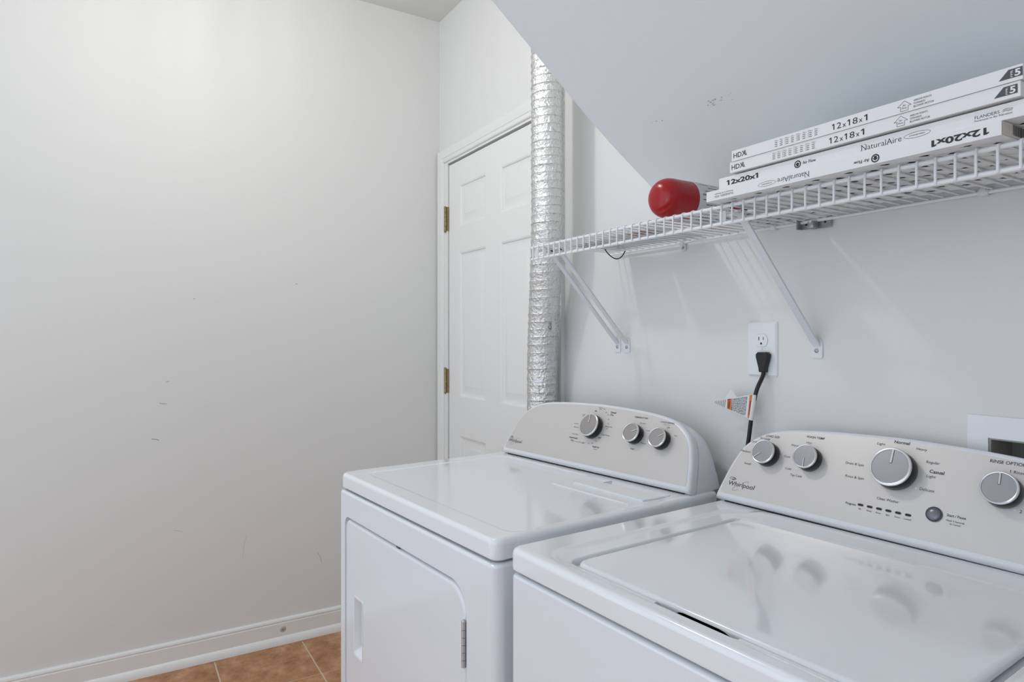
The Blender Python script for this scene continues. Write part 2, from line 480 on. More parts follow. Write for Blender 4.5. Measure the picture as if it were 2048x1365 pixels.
HALF = [(-0.008, 0.0), (-0.008, 0.012), (-0.001, 0.045), (0.0095, 0.086), (0.027, 0.126), (0.054, 0.152), (0.090, 0.170), (0.136, 0.1795), (0.20, 0.1855), (0.27, 0.189), (0.345, 0.191)]
def console_outline():
    h = catmull([(a, b, 0) for a, b in HALF[1:]], 4)
    pts = [(HALF[0][0], HALF[0][1])] + [(p.x, p.y) for p in h]
    right = [(0.69 - a, b) for a, b in pts[::-1][1:]]
    return pts + right          # starts bottom left, over the top, ends bottom right
OUT = console_outline()
def inset(pts, d):
    n = len(pts); res = []
    for i in range(n):
        p0, p1, p2 = Vector(pts[i - 1]), Vector(pts[i]), Vector(pts[(i + 1) % n])
        e1 = (p1 - p0).normalized(); e2 = (p2 - p1).normalized()
        n1 = Vector((e1.y, -e1.x)); n2 = Vector((e2.y, -e2.x))     # inward for this winding
        m = (n1 + n2)
        if m.length < 1e-6: m = n1.copy()
        m.normalize(); k = d / max(0.5, m.dot(n1))
        res.append((p1.x + m.x * k, p1.y + m.y * k))
    return res

class Console:
    def __init__(s, root, ly, dth, lx0, rear, z0=0.905, tau=26.0, w=0.69, clear=0.0):
        s.root = root
        t = R(dth); s.X = Vector((math.cos(t), math.sin(t), 0)); Yd = Vector((-math.sin(t), math.cos(t), 0))
        mid = Vector((lx0 + w / 2, ly, z0)); s.O = mid - s.X * w / 2
        s.Bv = Yd * math.sin(R(tau)) + Vector((0, 0, 1)) * math.cos(R(tau)); s.N = s.X.cross(s.Bv); s.Y = Yd
        s.rear = rear; s.clear = clear
    def at(s, a, b, off=0.0): return s.O + s.X * a + s.Bv * b + s.N * off
    def f(s, off): return lambda a, b: s.at(a, b, off)
    def frame(s, a, b, off=0.0):
        m = Matrix.Identity(4); p = s.at(a, b, off)
        for i in range(3): m[i][0], m[i][1], m[i][2], m[i][3] = s.X[i], s.Bv[i], s.N[i], p[i]
        return m
    def build(s, panel_mat):
        bm = bmesh.new()
        loft(bm, [[s.at(a, b, off) for a, b in inset(OUT, d)] for d, off in ((0.0105, 0.0), (0.007, -0.0006), (0.0035, -0.0025), (0.001, -0.006), (0.0, -0.011), (0.0, -0.026), (0.004, -0.028))])
        con = obj('console', bm, M['plastic'], s.root, 35)
        # housing behind the bezel
        def rear_pt(a, b, ins, y):
            p = s.at(a, b, -0.0310); cx = s.at(0.345, 0, 0).x
            z = max(0.8985, p.z - ins * (0.9 if b > 0.05 else 0)); x = p.x + (ins if p.x < cx else -ins) * (1 if abs(p.x - cx) > 0.2 else 0)
            t = min(1.0, max(0.0, (a - 0.02) / 0.20)); y -= s.clear * (1 - t * t * (3 - 2 * t))     # left end set back
            return Vector((x, max(y, p.y + 0.004 + 0.004 * (0.020 - ins)), z))
        bm = bmesh.new(); o2 = inset(OUT, 0.0012)
        loops = [[s.at(a, b, -0.0296) for a, b in inset(OUT, 0.005)], [s.at(a, b, -0.0310) for a, b in o2]]
        for ins, y in ((0.001, s.rear - 0.028), (0.003, s.rear - 0.010), (0.010, s.rear)):
            loops.append([rear_pt(a, b, ins, y) for a, b in o2])
        loft(bm, loops)
        obj('console_housing', bm, M['plastic'], con, 40)
        bm = bmesh.new(); o3 = inset(OUT, 0.0036)
        loft(bm, [[s.at(a, b, off) for a, b in o3] for off in (-0.024, -0.031)])
        obj('seam', bm, M['line'], con, 0)
        # dark gap under the console
        bm = bmesh.new(); p0 = s.at(0.012, 0, -0.012); p1 = s.at(0.678, 0, -0.012)
        loft(bm, [[Vector((p0.x, p0.y, z)), Vector((p1.x, p1.y, z)), Vector((p1.x, s.rear - 0.06, z)), Vector((p0.x, s.rear - 0.06, z))] for z in (0.889, 0.908)])
        obj('console_base', bm, M['dark_gap'], con, 0)
        # metallic control panel
        q = [(a, b) for a, b in inset(OUT, 0.0095) if b > 0.016]
        q = [(q[0][0] - 0.0005, 0.0135)] + q + [(q[-1][0] + 0.0005, 0.0135)]
        bm = bmesh.new(); loft(bm, [[s.at(a, b, -0.002) for a, b in q], [s.at(a, b, 0.0006) for a, b in q]])
        obj('control_panel', bm, panel_mat, con, 0)
        return con

DIALS = {}
def dial(con, a, b, r, ang, cap_mat, label=None, depth=0.024):
    """ang: pointer direction in degrees, measured on the panel from its width axis"""
    key = (round(r, 4), cap_mat.name)
    if key not in DIALS:
        n = 48
        bm = bmesh.new(); lathe(bm, [(r * 1.0, 0.0), (r * 1.02, 0.002), (r * 0.99, depth * 0.80), (r * 0.97, depth * 0.83)], n)
        skirt = mesh_of(bm, 'dial', M['black'])
        bm = bmesh.new(); lathe(bm, [(r * 0.985, depth * 0.80), (r * 1.0, depth * 0.88), (r * 0.985, depth * 0.97), (r * 0.94, depth), (r * 0.89, depth * 0.985), (r * 0.875, depth * 0.94)], n, cap0=False, cap1=False)
        ring = mesh_of(bm, 'dial_ring', M['ring'])
        bm = bmesh.new(); lathe(bm, [(r * 0.885, depth * 0.93), (r * 0.87, depth * 0.955), (r * 0.4, depth * 0.962)], n)
        cap = mesh_of(bm, 'dial_cap', cap_mat, 0)
        bm = bmesh.new(); loft(bm, [[(x, y, z) for x, y in rrect(r * 0.16, r * 0.87, -r * 0.075, r * 0.075, r * 0.07, 3)] for z in (depth * 0.93, depth * 0.966)])
        groove = mesh_of(bm, 'pointer_groove', M['line'])
        bm = bmesh.new(); loft(bm, [[(x, y, z) for x, y in rrect(r * 0.185, r * 0.90, -r * 0.048, r * 0.048, r * 0.045, 3)] for z in (depth * 0.93, depth * 1.0)])
        ptr = mesh_of(bm, 'pointer', M['ring'])
        DIALS[key] = (skirt, ring, cap, groove, ptr)
    sk, ring, cap, groove, ptr = DIALS[key]
    d = place('dial', sk, con.root, mtx=con.frame(a, b, 0.0006) @ Matrix.Rotation(R(ang), 4, 'Z'))
    for nm, me in (('dial_ring', ring), ('dial_cap', cap), ('pointer_groove', groove), ('pointer', ptr)): place(nm, me, d)
    if label: d['label'] = label
    return d

def logo(bm, f, a, b, w):
    """the maker's wordmark with its rings; w = width of the word"""
    text(bm, 'Whirlpool', f, a, b, w * 0.155, w, shear=0.12, bold=0.006)
    ringshape(bm, f, a + w * 0.12, b + w * 0.235, w * 0.13, w * 0.047, w * 0.016, 24, rot=-0.05)
    ringshape(bm, f, a + w * 0.16, b + w * 0.232, w * 0.06, w * 0.025, w * 0.012, 18, rot=0.3)
    ringshape(bm, f, a + w * 0.47, b + w * 0.03, w * 0.32, w * 0.085, w * 0.007, 30, rot=0.60, a0=-35, a1=75)
    ringshape(bm, f, a + w * 0.47, b + w * 0.03, w * 0.32, w * 0.085, w * 0.007, 30, rot=0.60, a0=120, a1=250)

def slab_top(bm, w, d, z0, z1, r, rec, rr, dep, slope, groove=None):
    """worktop slab: rounded rim, then a shallow dished field rec=(x0, x1, y0, y1)"""
    L = []
    for ins, z in ((0.004, z0), (0.0005, z0 + 0.003), (0.0, z0 + 0.007), (0.0, z1 - 0.011), (0.0012, z1 - 0.006), (0.004, z1 - 0.0022), (0.009, z1)):
        L.append([(x, y, z) for x, y in rrect(ins, w - ins, ins, d - ins, max(0.004, r - ins), 6)])
    for k, (i, dz) in enumerate(((0.0, 0.0), (0.25, 0.12), (0.5, 0.5), (0.75, 0.88), (1.0, 1.0))):
        s = slope * i
        L.append([(x, y, z1 - dep * dz) for x, y in rrect(rec[0] + s, rec[1] - s, rec[2] + s, rec[3] - s, rr, 6)])
    if groove:
        for k, dz in ((0.0, 0.0), (0.002, 0.0012), (0.0035, 0.004), (0.0045, 0.012)):
            L.append([(x, y, z1 - dep - dz) for x, y in rrect(groove[0] + k, groove[1] - k, groove[2] + k, groove[3] - k, 0.022, 6)])
    loft(bm, L)

# ---- dryer
DRY_W, DRY_D = 0.737, 0.648
dryer = empty('clothes_dryer', (-1.74, 0.512, 0), R(4.8))
tag(dryer, 'white front-loading clothes dryer, left of the pair, standing beside the panelled door', 'dryer')
bm = bmesh.new()
L = []
for ins, z in ((0.010, 0.02), (0.004, 0.03), (0.004, 0.846), (0.006, 0.850), (0.012, 0.8535)):
    L.append([(x, y, z) for x, y in rrect(-0.009 + ins, DRY_W + 0.009 - ins, -0.008 + ins, DRY_D, 0.024, 6)])
loft(bm, L)
cab = obj('cabinet', bm, M['enamel'], dryer, 35)
def front_loop(x0, x1, z0, z1, radii, y, n=8): return [(x, y, z) for x, z in rrect(x0, x1, z0, z1, radii, n)]
dz0 = 0.19
cb = bmesh.new(); loft(cb, [front_loop(0.044, 0.648, dz0, 0.7895, (0.03, 0.055, 0.058, 0.022), y) for y in (-0.03, 0.012)])
cut(cab, cb)
bm = bmesh.new()
loft(bm, [front_loop(0.0475 + i, 0.6445 - i, dz0 + 0.0035 + i, 0.783 - i, (0.028, 0.052, 0.056, 0.02), y) for i, y in ((0.0, 0.013), (0.0, 0.003), (0.0012, -0.0005), (0.004, -0.0030), (0.008, -0.0038))])
ddoor = obj('door', bm, M['enamel'], dryer, 40)
cb = bmesh.new(); loft(cb, [[(x, y, z) for x, z in rrect(0.108 + i, 0.159 - i, 0.450 + i * 1.6, 0.594 - i * 1.6, 0.006, 3)] for i, y in ((-0.001, -0.01), (0.0, -0.0036), (0.006, 0.006), (0.008, 0.0125))])
cut(ddoor, cb)
bm = bmesh.new()
rows = [[(x, y, z) for x, z in rrect(0.108 + i, 0.159 - i, 0.450 + i * 1.6, 0.594 - i * 1.6, 0.006, 3)] for i, y in ((-0.0035, -0.0036), (-0.0025, -0.0052), (0.0005, -0.0052), (0.002, -0.003), (0.0065, 0.0055), (0.0085, 0.0122))]
loft(bm, rows, cap0=False)
obj('handle', bm, M['plastic'], ddoor, 40)
bm = bmesh.new()
for k in range(6):
    z0 = 0.634 + k * 0.0143; tube(bm, [(0.6405, -0.0058, z0 + 0.0004), (0.6405, -0.0058, z0 + 0.0138)], 0.0046, 12)
tube(bm, [(0.6405, -0.0058, 0.7195), (0.6405, -0.0058, 0.7215), (0.6405, -0.0058, 0.7245)], [0.0052, 0.0052, 0.002], 12)
tag(obj('hinge', bm, mat('hinge_steel', 'C9CBCF', 0.38, metal=0.75), ddoor), 'chrome door hinge with six knuckles')
obj('latch', B(0.345, 0.358, -0.002, 0.006, 0.7835, 0.7885), M['line'], ddoor, 0)
bm = bmesh.new(); slab_top(bm, DRY_W, DRY_D, 0.857, ZT, 0.022, (0.050, DRY_W - 0.014, 0.045, 0.500), 0.03, 0.0016, 0.012)
dtop = obj('worktop', bm, M['enamel_top'], dryer, 40)
bm = bmesh.new(); tube(bm, [(0.441, 0.376, ZT - 0.0030), (0.446, 0.376, ZT - 0.0016), (0.57, 0.377, ZT - 0.0012), (0.692, 0.378, ZT - 0.0008), (0.698, 0.378, ZT - 0.003)], 0.0022, 8)
tube(bm, [(0.07, 0.5, ZT - 0.0022), (0.075, 0.5, ZT - 0.0008), (0.25, 0.502, ZT - 0.0006), (0.422, 0.506, ZT - 0.0008), (0.427, 0.506, ZT - 0.0022)], 0.0022, 8)
obj('raised_bead', bm, M['enamel_top'], dtop, 40)
lint = [(0.462, 0.428), (0.470, 0.422), (0.688, 0.421), (0.696, 0.426), (0.704, 0.505), (0.700, 0.512), (0.470, 0.512), (0.463, 0.506)]
bm = bmesh.new()
cen = Vector((0.583, 0.466))
loft(bm, [[((Vector(p) - cen) * s + cen).to_tuple() + (z,) for p in lint] for s, z in ((1.0, ZT - 0.004), (1.0, ZT + 0.0012), (0.985, ZT + 0.0026))])
ll = obj('lint_filter_lid', bm, M['enamel_top'], dtop, 30)
cb = bmesh.new(); loft(cb, [[(0.519, 0.475, z), (0.549, 0.475, z), (0.519, 0.507, z)] for z in (ZT + 0.0008, ZT + 0.01)])
cut(ll, cb)
bm = bmesh.new(); loft(bm, [[(0.519, 0.475, z), (0.549, 0.475, z), (0.519, 0.507, z)] for z in (ZT - 0.001, ZT + 0.0011)])
obj('finger_notch', bm, mat('notch_shade', 'B5B7BC', 0.3), ll, 0)

dc = Console(dryer, 0.525, 2.0, 0.033, 0.668, clear=0.030)
dcon = dc.build(M['silver'])
dial(dc, 0.3455, 0.1186, 0.0327, 98, M['cap_warm'], 'large cycle dial with brushed cap')
dial(dc, 0.4978, 0.1155, 0.0252, 26, M['cap_warm'], 'small temperature dial')
dial(dc, 0.5832, 0.1127, 0.0252, 30, M['cap_warm'], 'small cycle signal dial')
f = dc.f(0.0009); bm = bmesh.new()
logo(bm, f, 0.012, 0.0350, 0.062)
def T(s, a0, a1, b, h, **k): text(bm, s, f, a0, b, h, a1 - a0, **k)
T('OFF', 0.329, 0.339, 0.1640, 0.0036, bold=0.02)
T('Wrinkle', 0.341, 0.357, 0.1755, 0.0028); T('Free', 0.345, 0.354, 0.1712, 0.0028); T('60', 0.3605, 0.3655, 0.1728, 0.003)
T('50', 0.3710, 0.3765, 0.1640, 0.003); T('40', 0.3810, 0.3862, 0.1575, 0.003); T('30', 0.3870, 0.3922, 0.1455, 0.003); T('20', 0.3915, 0.3967, 0.1330, 0.003)
T('Timed', 0.389, 0.410, 0.1652, 0.0050, bold=0.02); T('Dry', 0.392, 0.4035, 0.1585, 0.0050, bold=0.02)
T('TEMPERATURE', 0.4765, 0.5206, 0.1612, 0.0044, bold=0.01)
T('Ex Low', 0.501, 0.519, 0.1472, 0.0036); T('Low', 0.5275, 0.5386, 0.1304, 0.0036); T('Med', 0.522, 0.5385, 0.0956, 0.0038); T('High', 0.4947, 0.5079, 0.0768, 0.0038)
T('CYCLE SIGNAL', 0.5633, 0.6068, 0.1568, 0.0044, bold=0.01); T('Signal Only', 0.5752, 0.5936, 0.1522, 0.0022)
T('Off', 0.5874, 0.5958, 0.1450, 0.0038); T('On', 0.6152, 0.624, 0.1270, 0.0038)
T('Automatic', 0.2664, 0.3002, 0.0785, 0.0046, bold=0.02); T('Dry', 0.2768, 0.289, 0.0705, 0.0046, bold=0.02)
T('Less Dry', 0.295, 0.3169, 0.0700, 0.0030); T('OFF', 0.321, 0.3318, 0.0690, 0.0036, bold=0.02)
T('Fluff Air', 0.3648, 0.391, 0.0635, 0.0046, bold=0.02); T('No Heat', 0.3705, 0.3842, 0.0580, 0.0028)
T('Very Dry', 0.267, 0.2857, 0.1205, 0.0032); T('More Dry', 0.2704, 0.2899, 0.1102, 0.0032); T('Less Dry', 0.2729, 0.2973, 0.0900, 0.0034)
T('Damp Dry', 0.3862, 0.4128, 0.1252, 0.0036); T('10', 0.392, 0.397, 0.1190, 0.003); T('Cool Down', 0.3815, 0.4124, 0.1008, 0.0036); T('OFF', 0.3739, 0.3849, 0.0905, 0.0036, bold=0.02)
T('10', 0.3690, 0.3735, 0.0800, 0.003); T('20', 0.3570, 0.3615, 0.0735, 0.003); T('30', 0.3440, 0.3485, 0.0710, 0.003)
T('Wrinkle', 0.2868, 0.2985, 0.1505, 0.0026); T('Free', 0.2895, 0.2965, 0.1465, 0.0026)
obj('lettering', bm, M['ink'], dcon, 0, recalc=False)
bm = bmesh.new(); bar(bm, f, 0.247, 0.300, 0.0985, 0.0992)
obj('printed_line', bm, M['ink_white'], dcon, 0, recalc=False)

# ---- washer
WAS_W, WAS_D = 0.699, 0.655
washer = empty('washing_machine', (-0.969, 0.58, 0), R(3.6))
tag(washer, 'white top-loading washing machine with a closed lid, right of the dryer', 'washing machine')
bm = bmesh.new(); L = []
for ins, z in ((0.008, 0.02), (0.001, 0.03), (0.001, 0.846), (0.003, 0.850), (0.009, 0.8535)):
    L.append([(x, y, z) for x, y in rrect(ins, WAS_W - ins, ins, WAS_D, 0.016, 6)])
loft(bm, L)
obj('cabinet', bm, M['enamel'], washer, 35)
bm = bmesh.new(); slab_top(bm, WAS_W, WAS_D, 0.857, ZT, 0.018, (0.056, 0.690, 0.022, 0.545), 0.045, 0.0042, 0.018, groove=(0.102, 0.662, 0.0405, 0.500))
wt = obj('worktop', bm, M['enamel_top'], washer, 40)
cb = bmesh.new(); loft(cb, [[(x, y, z) for x, y in rrect(0.306, 0.440, 0.027, 0.075, (0.010, 0.004, 0.004, 0.010), 4)] for z in (0.862, 0.91)])
cut(wt, cb)
hs = B(0.3065, 0.4395, 0.0275, 0.0745, 0.858, 0.8650)
box(hs, 0.3065, 0.4395, 0.0715, 0.0747, 0.8640, 0.8832); box(hs, 0.3062, 0.3090, 0.029, 0.0745, 0.8640, 0.8832); box(hs, 0.4370, 0.4397, 0.029, 0.0745, 0.8640, 0.8832)
obj('handle_slot', hs, M['dark_gap'], wt, 0)
# lid with its finger grip
LX0, LX1, LY0, LY1 = 0.122, 0.648, 0.0445, 0.486
bm = bmesh.new(); zb, zl = 0.8845, 0.8968
L = []
for ins, z in ((0.003, zb), (0.0, zb + 0.002), (0.0, zl - 0.006), (0.0012, zl - 0.0030), (0.0035, zl - 0.0010), (0.007, zl)):
    L.append([(x, y, z) for x, y in rrect(LX0 + ins, LX1 - ins, LY0 + ins, LY1 - ins, 0.022, 6)])
L.append([(x, y, zl) for x, y in rrect(LX0 + 0.03, LX1 - 0.03, LY0 + 0.03, LY1 - 0.03, 0.02, 6)])
loft(bm, L)
lid = obj('lid', bm, M['enamel_top'], washer, 50)
cb = bmesh.new()      # finger grip: the front edge of the lid is scooped out from below
gp = [(0.330, 0.880), (0.335, 0.8860), (0.340, 0.8895), (0.347, 0.8908), (0.405, 0.8908), (0.414, 0.8896), (0.424, 0.8860), (0.430, 0.880)]
loft(cb, [[(x, y, z) for x, z in gp] for y in (0.030, 0.072)])
cut(lid, cb)
# hinge strip between lid and console
bm = bmesh.new(); hp = [(0.490, 0.8885), (0.494, 0.8925), (0.502, 0.8945), (0.510, 0.8950), (0.520, 0.8985), (0.535, 0.9005), (0.549, 0.9005), (0.56, 0.8990), (0.56, 0.888)]
loft(bm, [[(x, y, 0.888 + (z - 0.888) * s) for y, z in hp] for x, s in ((0.065, 0.02), (0.085, 0.30), (0.105, 0.72), (0.125, 0.94), (0.150, 1.0), (0.655, 1.0), (0.67, 0.8), (0.684, 0.15))])
obj('hinge_strip', bm, M['enamel_top'], wt, 50)

wc = Console(washer, 0.552, -1.0, 0.005, WAS_D)
wcon = wc.build(M['silver'])
dial(wc, 0.0949, 0.1141, 0.0262, 222, M['cap'], 'load size dial')
dial(wc, 0.1891, 0.1186, 0.0250, 276, M['cap'], 'wash temperature dial')
dial(wc, 0.3540, 0.1245, 0.0358, 91, M['cap'], 'large cycle dial', 0.026)
dial(wc, 0.5200, 0.1189, 0.0270, 93, M['cap'], 'rinse option dial')
bm = bmesh.new(); loft(bm, [[(x, y, z) for x, y in rrect(-0.0050, 0.0050, -0.0021, 0.0021, 0.0020, 4)] for z in (0.0, 0.0008)])
led = mesh_of(bm, 'indicator_light', M['led'], 30)
for a in (0.307, 0.3237, 0.3402, 0.3565, 0.373, 0.3897): place('indicator_light', led, washer, mtx=wc.frame(a, 0.0499, 0.0005))
bm = bmesh.new(); lathe(bm, [(0.0128, 0.0), (0.0128, 0.0022), (0.0118, 0.003), (0.0112, 0.0022)], 36)
bt = place('start_button', mesh_of(bm, 'button_ring', M['line']), washer, mtx=wc.frame(0.4291, 0.0603, 0.0005)); bt['label'] = 'round grey start button'
bm = bmesh.new(); lathe(bm, [(0.0113, 0.0015), (0.0112, 0.003), (0.0098, 0.0046), (0.006, 0.0058), (0.002, 0.0062)], 36)
place('button_cap', mesh_of(bm, 'button_cap', M['button']), bt)
f = wc.f(0.0009); bm = bmesh.new()
logo(bm, f, 0.0193, 0.0330, 0.0655)
H = 0.0046
T('LOAD SIZE', 0.0775, 0.1098, 0.1535, 0.0050, bold=0.01)
T('Ex Large', 0.0652, 0.0892, 0.1470, H); T('Large', 0.0459, 0.0630, 0.1368, H); T('Medium', 0.0264, 0.0517, 0.1118, H); T('Small', 0.0441, 0.0602, 0.0852, H)
T('WASH TEMP', 0.1684, 0.2081, 0.1640, 0.0050, bold=0.01)
T('Hot', 0.1726, 0.1837, 0.1515, H); T('Warm', 0.1401, 0.1570, 0.1416, H); T('Cool', 0.1317, 0.145, 0.1154, H); T('Cold', 0.1411, 0.1545, 0.0902, H); T('Tap Cold', 0.1557, 0.1806, 0.0790, H)
T('Drain & Spin', 0.2611, 0.2957, 0.1228, 0.0050); T('Rinse & Spin', 0.2666, 0.3016, 0.0972, 0.0050)
T('Light', 0.3103, 0.3252, 0.1694, 0.0050); T('Normal', 0.3399, 0.3666, 0.1764, 0.0058, bold=0.02); T('Heavy', 0.3793, 0.3968, 0.1692, 0.0050)
T('Regular', 0.3999, 0.4212, 0.1476, 0.0052); T('Casual', 0.408, 0.4312, 0.1310, 0.0062, bold=0.02); T('Light', 0.405, 0.4194, 0.1224, 0.0052); T('Delicate', 0.3987, 0.4219, 0.0974, 0.0054)
T('Clean Washer', 0.3323, 0.3704, 0.0666, 0.0050)
T('Progress', 0.2793, 0.2986, 0.0464, 0.0042, bold=0.012)
for s, a in (('Fill', 0.307), ('Wash', 0.3240), ('Rinse', 0.3405), ('Spin', 0.3568), ('Done', 0.3732), ('Locked', 0.3899)):
    text(bm, s, f, a, 0.0410, 0.0030, align='C')
T('Start / Pause', 0.4479, 0.476, 0.0620, 0.0046, bold=0.012); T('Hold 3 Seconds', 0.4483, 0.4754, 0.0538, 0.0033); T('to Cancel', 0.454, 0.470, 0.0488, 0.0033)
T('RINSE OPTIONS', 0.4935, 0.5475, 0.1650, 0.0056, bold=0.012)
T('1 Rinse', 0.5226, 0.5430, 0.1516, 0.0052); T('2 Rinses', 0.5446, 0.5690, 0.0898, 0.0056)
obj('lettering', bm, M['ink'], wcon, 0, recalc=False)
bm = bmesh.new(); disc(bm, f, 0.3925, 0.0992, 0.0016, 14); disc(bm, f, 0.5385, 0.0928, 0.0016, 14); bar(bm, f, 0.4002, 0.4010, 0.120, 0.131)
obj('printed_dot', bm, M['ink_white'], wcon, 0, recalc=False)

# ------------------------------------------------------------------ foil duct behind the dryer
DXc, DYc, DR_ = -1.695, 1.158, 0.0525
duct = empty('foil_duct', (DXc, DYc, 0.0)); tag(duct, 'tall ribbed silver foil dryer duct standing before the panelled door', 'duct')
def lean(z):
    t = min(1.0, max(0.0, (1.66 - z) / 0.54)); k = t * t * (3 - 2 * t); return Vector((-0.113, 0.055, 0)) * k
rg = random.Random(3)
bm = bmesh.new(); loops = []; n = 44; pitch = 0.0255
z = 0.06; k = 0
seed = [rg.uniform(0, 6.28) for _ in range(8)]
while z < 2.735:
    wob = 0.002 * math.sin(z * 2.1 + 0.4)
    ph = rg.uniform(-0.0006, 0.0006)
    for q, (dr_, zz) in enumerate(((-0.0006, 0.0), (0.0006, 0.0012), (-0.0018, 0.0038), (-0.0022, 0.0125), (-0.0016, 0.0200), (-0.0006, 0.0240))):
        lp = []
        for i in range(n):
            an = 2 * PI * i / n
            jit = 0 if q in (0, 1) else rg.uniform(-0.0011, 0.0011)
            r = DR_ + dr_ + jit + ph
            ln = lean(z + zz); lp.append((math.cos(an) * r + wob * 0.4 + ln.x, math.sin(an) * r + ln.y, z + zz + 0.0015 * math.sin(an + 0.8)))
        loops.append(lp)
    z += pitch * rg.uniform(0.94, 1.05)
loft(bm, loops)
obj('foil_hose', bm, M['foil'], duct, 28)
# printed label on its right flank
bm = bmesh.new(); ft = lambda a, b, off=0.0022: (math.cos(R(13) + a / DR_) * (DR_ + off) + lean(1.307).x, math.sin(R(13) + a / DR_) * (DR_ + off) + lean(1.307).y, b)
g = [[bm.verts.new(ft(a * 0.003 - 0.018, z)) for a in range(13)] for z in (1.276, 1.338)]
for i in range(12): bm.faces.new((g[0][i], g[0][i + 1], g[1][i + 1], g[1][i]))
lb = obj('label', bm, M['foil_label'], duct)
bm = bmesh.new(); fi = lambda a, b: ft(a, b, 0.0027)
for k in range(26):      # handwriting-like strokes printed aslant
    a, b = rg.uniform(-0.010, 0.012), 1.281 + k * 0.0021
    l, q = rg.uniform(0.002, 0.006), rg.uniform(-0.004, 0.006)
    poly(bm, fi, [(a, b), (a + l, b + q), (a + l, b + q + 0.0009), (a, b + 0.0009)])
obj('print', bm, M['ink'], lb, 0, recalc=False)

# ------------------------------------------------------------------ wire shelf
SZ = 1.516                      # deck surface
SF, SB = 0.988, 1.280           # front and back of the deck
SX0, SX1 = -1.530, 0.10
LIP = 0.038
shelf = empty('wire_shelf', (0, 0, SZ)); tag(shelf, 'long white wire shelf with a front lip, on the wall above both machines', 'shelf')
rw = 0.0022
def rail(name, y, z, r):
    bm = bmesh.new(); tube(bm, [(SX0, y, z), (SX1, y, z)], r, 10); return obj(name, bm, M['wire'], shelf)
rail('front_rail', SF + 0.004, -0.0055, 0.0036)
rail('lip_rail', SF + 0.0035, -LIP, 0.0036)
rail('back_rail', SB, -0.0058, 0.0032)
rail('middle_rail', 1.125, -0.0056, 0.0032)
bm = bmesh.new()
tube(bm, [(0, SB + 0.002, -0.0015), (0, SF + 0.004, -0.0015), (0, SF + 0.0005, -0.003), (0, SF - 0.0008, -0.0065), (0, SF - 0.0008, -LIP - 0.002)], 0.0019, 8)
wme = mesh_of(bm, 'wire', M['wire'])
xk = -0.3741
while xk + 0.0254 < SX1: xk += 0.0254
while xk > SX0: place('wire', wme, shelf, (xk, 0, 0)); xk -= 0.0254
# white clips holding the back rail to the wall
def clip_mesh(plate):
    cm = bmesh.new()
    box(cm, -0.006, 0.006, 1.274, 1.290, -0.012, 0.003, bev=0.003)
    tube(cm, [(-0.008, 1.280, -0.0058), (0.008, 1.280, -0.0058)], 0.0056, 14)
    if plate: box(cm, -0.0065, 0.0065, 1.2835, 1.2898, -0.026, -0.010, bev=0.002)
    return mesh_of(cm, 'wall_clip', M['bracket'])
cme, cme2 = clip_mesh(True), clip_mesh(False)
sm = bmesh.new(); lathe(sm, [(0.0042, 0.0), (0.004, 0.0012), (0.002, 0.002)], 12)
for v in sm.verts: v.co = Vector((v.co.x, 1.2835 - v.co.z, -0.0185 + v.co.y))
sme = mesh_of(sm, 'screw', M['galv'])
c = place('wall_clip', cme, shelf, (-1.241, 0, 0)); place('screw', sme, c)
place('wall_clip', cme2, shelf, (-0.961, 0, 0)); place('wall_clip', cme2, shelf, (-0.539, 0, 0))

# diagonal brackets under the shelf
def bracket(x, label):
    o = empty('shelf_bracket', (x, YW, 1.233)); tag(o, label, 'bracket', 'diagonal brackets under the wire shelf')
    y1, z1 = 1.036 - YW, SZ - 0.006 - 1.233
    bm = bmesh.new()
    path = [(-0.0030, 0.008), (-0.0050, 0.012), (-0.0135, 0.020), (y1 + 0.010, z1 - 0.012), (y1, z1 - 0.002)]
    w, t = 0.0085, 0.0022
    pv = [Vector(p) for p in path]; loops = []
    for i, p in enumerate(pv):
        d = (pv[min(i + 1, len(pv) - 1)] - pv[max(i - 1, 0)]).normalized(); nn = Vector((-d.y, d.x))
        ww = w * (1.0 if i > 1 else 1.0)
        a, b = p + nn * t, p - nn * t
        loops.append([(-ww, a.x, a.y), (ww, a.x, a.y), (ww, b.x, b.y), (-ww, b.x, b.y)])
    loft(bm, loops); obj('strut', bm, M['bracket'], o, 30)
    bm = bmesh.new(); loft(bm, [[(X, y, Z) for X, Z in rrect(-0.0135, 0.0135, -0.018, 0.028, (0.003, 0.004, 0.0155, 0.0095), 5)] for y in (-0.0001, -0.0032)])
    obj('foot', bm, M['bracket'], o, 30)
    bm = bmesh.new(); lathe(bm, [(0.0050, 0.0030), (0.0048, 0.0044), (0.0026, 0.0058)], 14)
    for v in bm.verts: v.co = Vector((v.co.x, -v.co.z, v.co.y - 0.002))
    obj('screw', bm, M['galv'], o)
    bm = bmesh.new()
    box(bm, -0.0085, 0.0085, y1 - 0.003, y1 + 0.016, z1 - 0.012, z1 - 0.001, bev=0.002)
    box(bm, -0.0075, 0.0075, SF + 0.006 - YW, y1, z1 - 0.0095, z1 - 0.0075, bev=0.0005, seg=1)
    box(bm, -0.0075, 0.0075, SF + 0.004 - YW, SF + 0.0065 - YW, z1 - 0.028, z1 - 0.0075, bev=0.0005, seg=1)
    obj('hook', bm, M['bracket'], o, 30)
    return o
bracket(-1.512, 'leftmost white diagonal bracket at the shelf end, before the foil duct')
bracket(-1.470, 'second white diagonal bracket, close beside the leftmost one')
bracket(-0.858, 'white diagonal bracket on its own, right of the power outlet')

